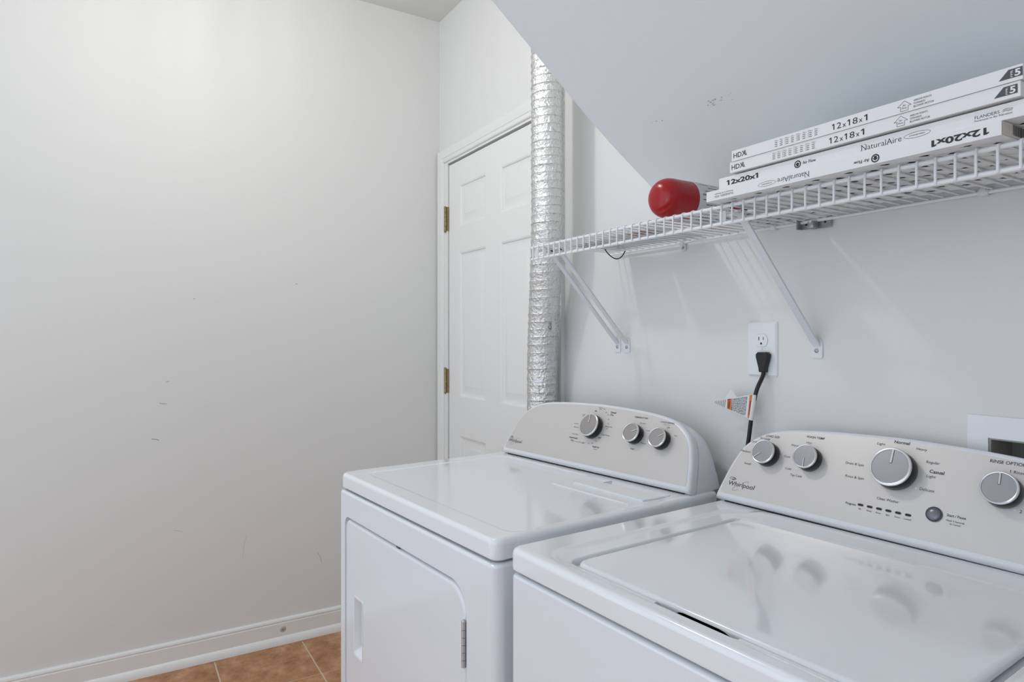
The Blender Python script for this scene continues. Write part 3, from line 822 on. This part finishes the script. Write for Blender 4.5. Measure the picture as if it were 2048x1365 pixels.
# galvanised clip under the deck
gc = empty('steel_clip', (-0.857, 1.27, 1.505)); tag(gc, 'small grey galvanised steel clip under the shelf back rail', 'clip')
bm = bmesh.new()
box(bm, -0.036, -0.006, 0.012, 0.0145, -0.010, 0.012, bev=0.001, seg=1)
box(bm, 0.006, 0.036, 0.012, 0.0145, -0.012, 0.012, bev=0.001, seg=1)
box(bm, -0.008, 0.008, -0.008, 0.0145, -0.013, 0.0045, bev=0.004)
box(bm, -0.036, -0.033, -0.004, 0.0145, -0.010, 0.012, bev=0.0008, seg=1)
obj('clip_body', bm, M['galv'], gc, 30)
for x in (-0.022, 0.022):
    bm = bmesh.new(); lathe(bm, [(0.0024, 0.0), (0.0024, 0.0012)], 12)
    for v in bm.verts: v.co = Vector((v.co.x + x, 0.0116 - v.co.z + 0.0008, v.co.y))
    obj('screw_hole', bm, M['slot'], gc, 30)

# ------------------------------------------------------------------ furnace filters stacked on the shelf
FD = 0.290
def filter_box(name_loc, length, h, media, label, lattice=False):
    x0, y0, z0 = name_loc
    o = empty('air_filter', (x0, y0, z0)); tag(o, label, 'air filter', 'flat air filters stacked on the shelf')
    fr = bmesh.new(); t = 0.0016; b = 0.016
    # four side walls
    box(fr, 0, length, 0, t, 0, h); box(fr, 0, length, FD - t, FD, 0, h)
    box(fr, 0, t, t, FD - t, 0, h); box(fr, length - t, length, t, FD - t, 0, h)
    # flanges top and bottom
    for z in (0.0, h - 0.001):
        box(fr, t, length - t, t, b, z, z + 0.001); box(fr, t, length - t, FD - b, FD - t, z, z + 0.001)
        box(fr, t, b, b, FD - b, z, z + 0.001); box(fr, length - b, length - t, b, FD - b, z, z + 0.001)
    obj('frame', fr, M['card'], o, 20)
    # pleated medium
    bm = bmesh.new(); n = int((length - 2 * b) / 0.013); rows = []
    for i in range(2 * n + 1):
        x = t + (length - 2 * t) * i / (2 * n); z = 0.0022 if i % 2 == 0 else h - 0.0022
        rows.append((bm.verts.new((x, t, z)), bm.verts.new((x, FD - t, z))))
    for p, q in zip(rows[:-1], rows[1:]): bm.faces.new((p[0], q[0], q[1], p[1]))
    obj('pleated_medium', bm, media, o, 0)
    if lattice:
        bm = bmesh.new(); sp, w = 0.056, 0.0125
        for sgn in (1, -1):
            c = -FD
            while c < length + FD:
                # strip along direction (1, sgn), clipped to the opening
                pts = []
                for yy in (b * 0.5, FD - b * 0.5):
                    xx = c + (yy if sgn > 0 else FD - yy) * 1.35
                    pts.append((xx, yy))
                (xa, ya), (xb, yb) = pts
                def clip(xa, ya, xb, yb):
                    lo, hi = b * 0.5, length - b * 0.5
                    if xa > xb: xa, ya, xb, yb = xb, yb, xa, ya
                    if xb <= lo or xa >= hi: return None
                    if xa < lo: ya += (yb - ya) * (lo - xa) / (xb - xa); xa = lo
                    if xb > hi: yb = ya + (yb - ya) * (hi - xa) / (xb - xa); xb = hi
                    return xa, ya, xb, yb
                r = clip(xa, ya, xb, yb)
                if r:
                    xa, ya, xb, yb = r; d = Vector((xb - xa, yb - ya)).normalized(); nn = Vector((-d.y, d.x)) * w
                    zz = 0.0004 if sgn > 0 else 0.0012
                    ba = [(min(length - 0.002, max(0.002, p)), min(FD - 0.002, max(0.002, q))) for p, q in ((xa + nn.x, ya + nn.y), (xa - nn.x, ya - nn.y), (xb - nn.x, yb - nn.y), (xb + nn.x, yb + nn.y))]
                    loft(bm, [[(x, y, z) for x, y in ba] for z in (zz, zz + 0.0007)])
                c += sp
        obj('support_lattice', bm, M['card_in'], o, 0)
    return o

def face_of(o):
    return lambda a, b: (a, -0.0003, b)
def up_arrow(bm, f, c, b, s):
    poly(bm, f, [(c - s * 0.30, b), (c + s * 0.30, b), (c + s * 0.30, b + s * 0.5), (c - s * 0.30, b + s * 0.5)])
    poly(bm, f, [(c - s * 0.62, b + s * 0.45), (c + s * 0.62, b + s * 0.45), (c, b + s)])

def print_plain(o, h, flip, L):
    """print of the two 20 inch filters; positions from the left end, mirrored when the carton lies upside down"""
    fr = [c for c in o.children if c.name.startswith('frame')][0]
    base = (lambda a, b: (L - a, -0.0003, h - b)) if flip else (lambda a, b: (a, -0.0003, b))
    bm = bmesh.new()
    text(bm, '12x20x1', base, 0.018, 0.0052, 0.0088, 0.069, bold=0.035)
    ringshape(bm, base, 0.1645, 0.0105, 0.0062, 0.0062, 0.0018, 24)
    up_arrow(bm, base, 0.1645, 0.0070, 0.0070)
    text(bm, 'Air Flow', base, 0.1735, 0.0085, 0.0052, 0.024, bold=0.01)
    # word mark: thin letters with small feet
    text(bm, 'NaturalAire', base, 0.2725, 0.0060, 0.0088, 0.0590, bold=-0.008)
    for a in (0.2722, 0.2777): bar(bm, base, a - 0.0012, a + 0.0016, 0.0060, 0.0064)
    for a in (0.2722, 0.2777): bar(bm, base, a - 0.0012, a + 0.0016, 0.0144, 0.0148)
    for a in (0.3115, 0.3170, 0.3080, 0.3198): bar(bm, base, a - 0.0010, a + 0.0012, 0.0060, 0.0064)
    ringshape(bm, base, 0.3525, 0.0100, 0.0180, 0.0042, 0.0005, 36)
    text(bm, 'STANDARD', base, 0.3525, 0.0090, 0.0021, 0.021, align='C')
    text(bm, 'FLANDERS', base, 0.4247, 0.0100, 0.0042, 0.0281, bold=-0.004)
    for k in range(3):
        for q in range(5): bar(bm, base, 0.4555 + q * 0.0022 + k * 0.0005, 0.4578 + q * 0.0022 + k * 0.0005, 0.0105 + k * 0.0014 + 0.0004 * math.sin(q * 1.4), 0.0109 + k * 0.0014 + 0.0004 * math.sin(q * 1.4))
    text(bm, 'Foremost in Air Filtration', base, 0.4247, 0.0062, 0.0026, 0.0420)
    obj('lettering', bm, M['ink'], fr, 0, recalc=False)

def print_table(o, h, dx=0.0):
    fr = [c for c in o.children if c.name.startswith('frame')][0]
    f = lambda a, b: (a + dx, -0.0003, b)
    bm = bmesh.new()
    rg = random.Random(5)
    for col in range(8):
        a = 0.0900 + col * 0.0098 + (0.0016 if col > 1 else 0) + (0.0016 if col > 3 else 0) + (0.0016 if col > 5 else 0)
        for row in range(4):
            b = 0.0030 + row * 0.0031; wdt = 0.0068 if row == 3 else 0.0050
            hh = 0.0004 if row == 3 else 0.0011
            bar(bm, f, a + 0.0006, a + 0.0006 + wdt, b + 0.001, b + 0.001 + hh)
            if row == 3: bar(bm, f, a + 0.0006, a + 0.0046, b + 0.0020, b + 0.0024)
    for a in (0.1104, 0.1316, 0.1528): bar(bm, f, a, a + 0.0003, 0.0030, 0.0160)
    obj('print', bm, M['ink_grey'], fr, 0, recalc=False); bm = bmesh.new()
    text(bm, 'HDX', f, 0.0040, 0.0050, 0.0092, 0.0275, bold=0.008)
    for k in range(2): poly(bm, f, [(0.0255 + k * 0.0022, 0.0142), (0.0263 + k * 0.0022, 0.0142), (0.0325 + k * 0.0012, 0.0050), (0.0317 + k * 0.0012, 0.0050)])
    text(bm, '12', f, 0.1940, 0.0042, 0.0098, 0.0150); text(bm, 'x', f, 0.2112, 0.0042, 0.0085, 0.0055); text(bm, '18', f, 0.2190, 0.0042, 0.0098, 0.0160); text(bm, 'x', f, 0.2370, 0.0042, 0.0085, 0.0055); text(bm, '1', f, 0.2450, 0.0042, 0.0098, 0.0050)
    # outlined arrow
    c, b0 = 0.3030, 0.0022
    pts = [(-0.0052, 0), (0.0052, 0), (0.0052, 0.0065), (0.0095, 0.0065), (0.0, 0.0140), (-0.0095, 0.0065), (-0.0052, 0.0065)]
    for (xa, ya), (xb, yb) in zip(pts, pts[1:] + pts[:1]):
        d = Vector((xb - xa, yb - ya)).normalized(); n2 = Vector((-d.y, d.x)) * 0.00025
        poly(bm, f, [(c + xa + n2.x, b0 + ya + n2.y), (c + xa - n2.x, b0 + ya - n2.y), (c + xb - n2.x, b0 + yb - n2.y), (c + xb + n2.x, b0 + yb + n2.y)])
    text(bm, 'Air', f, c, b0 + 0.0066, 0.0026, align='C'); text(bm, 'Flow', f, c, b0 + 0.0028, 0.0026, align='C')
    for k, s in enumerate(('BLOWER MOTOR', 'TOWARDS', 'ARROW POINTS')):
        text(bm, s, f, 0.3155, 0.0032 + k * 0.0042, 0.0028, {0: 0.0265, 1: 0.0155, 2: 0.0235}[k], shear=0.15)
    obj('lettering', bm, M['ink'], fr, 0, recalc=False)
    bm = bmesh.new(); poly(bm, f, [(0.4185, 0.0045), (0.4290, 0.0158), (0.4440, 0.0158), (0.4440, 0.0045)])
    obj('grey_badge', bm, mat('badge_grey', '4E5158', 0.6), fr, 0, recalc=False)
    bm = bmesh.new(); g2 = lambda a, b: (a + dx, -0.0006, b)
    text(bm, '5', g2, 0.4358, 0.0060, 0.0085, 0.0062, bold=0.03)
    gr = lambda a, b: g2(0.4338 - (b - 0.0), 0.0056 + a)
    text(bm, 'FPR', gr, 0.0, 0.0, 0.0026, 0.0085)
    obj('badge_lettering', bm, M['ink_white'], fr, 0, recalc=False)

f1 = filter_box((-0.866, 0.957, SZ + 0.0008), 0.483, 0.0185, M['media'], 'lowest flat white air filter, lying on the wire shelf, its print upside down', lattice=True)
print_plain(f1, 0.0185, True, 0.487)
f2 = filter_box((-0.840, 0.962, SZ + 0.0200), 0.495, 0.0205, M['media_green'], 'second flat white air filter from the bottom, jutting furthest right', lattice=True)
print_plain(f2, 0.0205, False, 0.495)
f3 = filter_box((-0.809, 0.955, SZ + 0.0435), 0.447, 0.0190, M['media'], 'third flat white air filter from the bottom, under the topmost one')
print_table(f3, 0.0190)
f4 = filter_box((-0.803, 0.953, SZ + 0.0630), 0.444, 0.0190, M['media'], 'topmost flat white air filter, highest of the stack')
print_table(f4, 0.0190)
# end flaps: barcode on the lowest carton
bm = bmesh.new()
fe = lambda a, b: (0.4836, a, b)
bar(bm, fe, 0.0, FD, 0.0006, 0.0180)
ef = obj('end_flap', bm, M['card_end'], f1, 0, recalc=False)
bm = bmesh.new(); fe2 = lambda a, b: (0.4839, a, b); rg = random.Random(11); a = 0.030
while a < 0.085:
    w = rg.choice((0.0006, 0.0012, 0.002)); bar(bm, fe2, a, a + w, 0.0040, 0.0172); a += w + rg.choice((0.0008, 0.0016))
obj('barcode', bm, M['ink'], ef, 0, recalc=False)

# ------------------------------------------------------------------ fire extinguisher lying behind the stack
ER = 0.0430
ext = empty('fire_extinguisher', (-1.026, 0.980, SZ + 0.0010 + ER), R(1.0)); tag(ext, 'red fire extinguisher lying on the wire shelf, its base to the front', 'fire extinguisher')
bm = bmesh.new(); lathe(bm, [(0.003, 0.0012), (0.015, 0.0012), (0.025, 0.0036), (0.0325, 0.0088), (0.0380, 0.0158), (0.0412, 0.0235), (0.0426, 0.0305), (ER, 0.038), (ER, 0.205), (0.041, 0.219), (0.036, 0.231), (0.027, 0.241), (0.016, 0.247), (0.0125, 0.252)], 56, axis='Y')
obj('cylinder', bm, M['red'], ext, 60)
def wrap(rad): return lambda th, y: (math.cos(R(th)) * rad, y, math.sin(R(th)) * rad)
def curved(bm, f, t0, t1, y0, y1, n=30):
    g = [[bm.verts.new(f(t0 + (t1 - t0) * i / n, y)) for i in range(n + 1)] for y in (y0, y1)]
    for i in range(n): bm.faces.new((g[0][i], g[0][i + 1], g[1][i + 1], g[1][i]))
bm = bmesh.new(); curved(bm, wrap(ER + 0.0004), -155, 75, 0.087, 0.185)
elb = obj('label', bm, M['grey_label'], ext, 60)
bm = bmesh.new(); fw = wrap(ER + 0.0008); rg = random.Random(4)
for k in range(17):
    th = -150 + k * 13.2
    y = 0.098
    while y < 0.176:
        w = rg.uniform(0.003, 0.011)
        if rg.random() < 0.7: poly(bm, fw, [(th, y), (th, min(y + w, 0.180)), (th + (2.6 if k % 6 else 5.5), min(y + w, 0.180)), (th + (2.6 if k % 6 else 5.5), y)])
        y += w + 0.0018
obj('print', bm, M['ink_grey'], elb, 0, recalc=False)
bm = bmesh.new(); tube(bm, [(0, 0.250, 0), (0, 0.272, 0)], 0.0125, 20); box(bm, -0.010, 0.010, 0.268, 0.288, -0.012, 0.030, bev=0.003)
obj('valve', bm, M['black'], ext)

# ------------------------------------------------------------------ papers lying on the deck
def sheet(bm, x0, x1, y0, y1, z, t=0.0012, rot=0.0):
    c = Vector(((x0 + x1) / 2, (y0 + y1) / 2)); r = Matrix.Rotation(rot, 2)
    q = [c + r @ (Vector(p) - c) for p in ((x0, y0), (x1, y0), (x1, y1), (x0, y1))]
    loft(bm, [[(p.x, p.y, zz) for p in q] for zz in (z, z + t)]); return q
bk = empty('booklet', (-1.235, 1.165, SZ + 0.0020)); tag(bk, 'pale booklet with red and yellow print lying on the wire shelf', 'booklet')
bm = bmesh.new(); sheet(bm, -0.080, 0.085, -0.09, 0.10, 0.0, 0.003, 0.10); obj('cover', bm, M['booklet'], bk, 0)
def under(nm, x0, x1, y0, y1, m, rot=0.0):
    bm = bmesh.new(); sheet(bm, x0, x1, y0, y1, -0.0005, 0.0005, rot); obj(nm, bm, m, bk, 0)
under('red_print', 0.000, 0.070, -0.080, -0.045, M['red_print']); under('yellow_print', -0.020, -0.004, -0.075, -0.045, M['yellow']); under('yellow_print', 0.072, 0.082, -0.06, -0.045, M['yellow'])
under('black_print', 0.040, 0.078, -0.086, -0.078, M['ink']); under('black_print', -0.05, 0.0, 0.012, 0.022, M['ink_grey'])
lf = empty('folded_leaflet', (-1.405, 1.175, SZ + 0.0020)); tag(lf, 'folded white leaflet with dark print at the left end of the wire shelf', 'leaflet')
bm = bmesh.new(); sheet(bm, -0.070, 0.080, -0.090, 0.085, 0.0, 0.0025, -0.05); obj('paper', bm, M['tag_white'], lf, 0)
bm = bmesh.new(); rg = random.Random(9)
for k in range(9):
    y = -0.080 + k * 0.0165; xa = rg.uniform(-0.055, -0.02); sheet(bm, xa, rg.uniform(0.0, 0.060), y, y + 0.004, -0.0004, 0.0004, -0.1)
obj('print', bm, M['ink'], lf, 0)
ct = empty('flat_carton', (-0.932, 1.195, SZ + 0.0020)); tag(ct, 'flat white carton with black print between the extinguisher and the filter stack', 'carton')
bm = bmesh.new(); sheet(bm, -0.048, 0.055, -0.085, 0.082, 0.0, 0.004); obj('board', bm, M['tag_white'], ct, 0)
bm = bmesh.new(); rg = random.Random(21)
for k in range(5):
    y = -0.070 + k * 0.033
    for x in (-0.040, -0.012, 0.016): sheet(bm, x, x + rg.uniform(0.010, 0.024), y, y + 0.005, -0.0004, 0.0004)
obj('print', bm, M['ink'], ct, 0)
# thin black loop under the left end
bm = bmesh.new(); tube(bm, [Vector((-1.452 + 0.006 * math.sin(t * PI), 1.190 + 0.075 * t, SZ - 0.004 - 0.026 * math.sin(t * PI) ** 0.8)) for t in [i / 16 for i in range(17)]], 0.0016, 8)
tag(obj('cable_loop', bm, M['cord'], None), 'thin black cable loop hanging below the left end of the shelf', 'cable')

# ------------------------------------------------------------------ outlet, cord, utility box
ou = empty('power_outlet', (-0.9965, YW, 1.233)); tag(ou, 'white duplex power outlet plate on the wall above the washing machine', 'outlet')
bm = bmesh.new(); loft(bm, [[(x, y, z) for x, z in rrect(-0.0405 + i, 0.0405 - i, -0.064 + i, 0.064 - i, 0.004, 3)] for i, y in ((0.0, 0.0), (0.0, -0.0025), (0.0035, -0.0055))])
obj('plate', bm, M['plate'], ou, 25)
for zc in (0.0195, -0.0195):
    bm = bmesh.new(); pts = []
    for k in range(28):
        an = 2 * PI * k / 28; pts.append((0.0172 * math.cos(an), max(-0.0143, min(0.0143, 0.0172 * math.sin(an)))))
    loft(bm, [[(x, y, z + zc) for x, z in pts] for y in (-0.0045, -0.0068)])
    rc = obj('receptacle', bm, M['plate'], ou, 30)
    bm = bmesh.new(); loft(bm, [[(x * 1.05, y, z * 1.06 + zc) for x, z in pts] for y in (-0.0048, -0.00565)]); obj('gap', bm, M['smudge'], rc, 0)
    for x0, x1, z0, z1 in ((-0.0072, -0.0050, 0.0005, 0.0085), (0.0050, 0.0068, 0.0012, 0.0080)):
        obj('slot', B(x0, x1, -0.0070, -0.0060, z0 + zc, z1 + zc), M['slot'], rc, 0)
    bm = bmesh.new(); lathe(bm, [(0.0026, 0), (0.0026, 0.001)], 14)
    for v in bm.verts: v.co = Vector((v.co.x, -0.0070 + v.co.z, v.co.y - 0.0072 + zc))
    obj('slot', bm, M['slot'], rc, 30)
bm = bmesh.new(); lathe(bm, [(0.003, 0.0052), (0.0028, 0.0065), (0.001, 0.0068)], 12)
for v in bm.verts: v.co = Vector((v.co.x, -v.co.z, v.co.y))
obj('screw', bm, M['plate'], ou)

pc = empty('power_cable', (-0.985, YW, 1.21)); tag(pc, 'black power cord with a folded warning tag, plugged into the outlet', 'power cord')
bm = bmesh.new()
pp = [(-0.0165, 0.006), (-0.0165, 0.012), (-0.012, 0.0165), (0.012, 0.0165), (0.0165, 0.012), (0.0165, 0.006), (0.0085, -0.022), (0.0075, -0.030), (-0.0075, -0.030), (-0.0085, -0.022)]
loft(bm, [[(x * s, y, z * s - 0.001) for x, z in pp] for s, y in ((0.94, -0.0070), (1.0, -0.009), (1.0, -0.0185), (0.93, -0.0210))])
obj('plug', bm, M['cord'], pc, 25)
bm = bmesh.new()
cp = [(0, -0.013, -0.028), (-0.0005, -0.015, -0.040), (-0.004, -0.026, -0.062), (-0.008, -0.030, -0.080), (-0.012, -0.033, -0.105), (-0.016, -0.035, -0.135), (-0.021, -0.036, -0.175), (-0.027, -0.036, -0.22), (-0.03, -0.034, -0.30), (-0.03, -0.026, -0.50)]
tube(bm, catmull(cp, 4), 0.0048, 12); obj('cord', bm, M['cord'], pc)
# folded paper tag
tagbm = bmesh.new()
tube(tagbm, [(-0.0095, -0.0325, -0.083), (-0.012, -0.0335, -0.105), (-0.0165, -0.0355, -0.142)], 0.0052, 12)
Pt = lambda x, z: Vector((x, -0.037 + 0.10 * (x + 0.012), z))
tri = [Pt(-0.010, -0.0815), Pt(-0.122, -0.108), Pt(-0.0175, -0.1400)]
loft(tagbm, [[p for p in tri], [p + Vector((0.0002, 0.0008, 0)) for p in tri]])
tr2 = [Pt(-0.070, -0.074), Pt(-0.092, -0.103), Pt(-0.048, -0.098)]
loft(tagbm, [[p + Vector((0, 0.002, 0)) for p in tr2], [p + Vector((0, 0.0026, 0)) for p in tr2]])
tg = tag(obj('warning_tag', tagbm, M['tag_white'], pc, 20), 'white paper tag with orange bands')
# print is laid out on the tag: u runs from cord to tip, v across
A0, A1, A2 = tri
def on_tag(u, v, off=0.0004):
    top = A0 + (A1 - A0) * u; botm = A2 + (A1 - A2) * u
    p = top + (botm - top) * v; return p - Vector((-0.10, 1, 0)).normalized() * off
bm = bmesh.new(); fo = lambda u, v: on_tag(u, v, 0.0005)
poly(bm, fo, [(0.0, 0.02), (0.075, 0.02), (0.065, 0.98), (0.0, 0.98)])
obj('orange_band', bm, M['orange'], tg, 0, recalc=False)
bm = bmesh.new(); poly(bm, fo, [(0.50, 0.03), (0.61, 0.03), (0.59, 0.97), (0.47, 0.97)])
obj('orange_band', bm, M['orange'], tg, 0, recalc=False)
bm = bmesh.new(); fi = lambda u, v: on_tag(u, v, 0.0009); rg = random.Random(2)
for u in [0.13 + 0.033 * k for k in range(11)] + [0.65 + 0.042 * k for k in range(7)]:
    v = 0.06
    while v < 0.93:
        w = rg.uniform(0.05, 0.16); poly(bm, fi, [(u, v), (u + 0.012, v), (u + 0.012, min(v + w, 0.96)), (u, min(v + w, 0.96))]); v += w + 0.03
def along(u0, u1, v0, v1):   # letters run across the tag (v), their height along u
    return lambda a, b: on_tag(u1 - (u1 - u0) * b, v0 + (v1 - v0) * a, 0.0010)
g3 = along(0.50, 0.60, 0.22, 0.92); text(bm, 'WARNING', g3, 0.0, 0.22, 0.60, 1.0, bold=0.02)
poly(bm, g3, [(-0.26, 0.2), (-0.06, 0.2), (-0.16, 0.85)])
g4 = along(0.005, 0.068, 0.25, 0.85); text(bm, 'WARNING', g4, 0.0, 0.25, 0.50, 1.0, bold=0.02)
obj('print', bm, M['ink'], tg, 0, recalc=False)

ub = empty('washer_supply_box', (UX0, YW, UZ1)); tag(ub, 'white recessed water supply box in the wall behind the washing machine', 'supply box')
bm = bmesh.new(); x0, x1, z0, z1 = -0.032, 0.247, -0.153, 0.038
for a in ((x0, 0.0, z0, z1), (0.215, x1, z0, z1), (0.0, 0.215, 0.0, z1), (0.0, 0.215, z0, -0.121)): box(bm, a[0], a[1], -0.004, 0.0, a[2], a[3])
obj('face_plate', bm, M['plate'], ub, 0)
bm = bmesh.new()
box(bm, 0.0, 0.215, 0.080, 0.084, -0.121, 0.0); box(bm, 0.0, 0.003, 0.0, 0.08, -0.121, 0.0); box(bm, 0.212, 0.215, 0.0, 0.08, -0.121, 0.0); box(bm, 0.003, 0.212, 0.0, 0.08, -0.003, 0.0); box(bm, 0.003, 0.212, 0.0, 0.08, -0.121, -0.118)
obj('box_lining', bm, M['grey_box'], ub, 0)

# broad enamel faces keep flat, true reflections
for o in bpy.data.objects:
    if o.type == 'MESH' and o.data.materials and o.data.materials[0] and o.data.materials[0].name.startswith('white_enamel'):
        md = o.modifiers.new('weighted_normals', 'WEIGHTED_NORMAL'); md.keep_sharp = True; md.weight = 100

# flat print counts as one part each
for o in bpy.data.objects:
    if o.name.split('.')[0] in PRINTS or (o.name.split('.')[0] == 'scuff_mark' and len(o.data.polygons) > 3): o['kind'] = 'stuff'
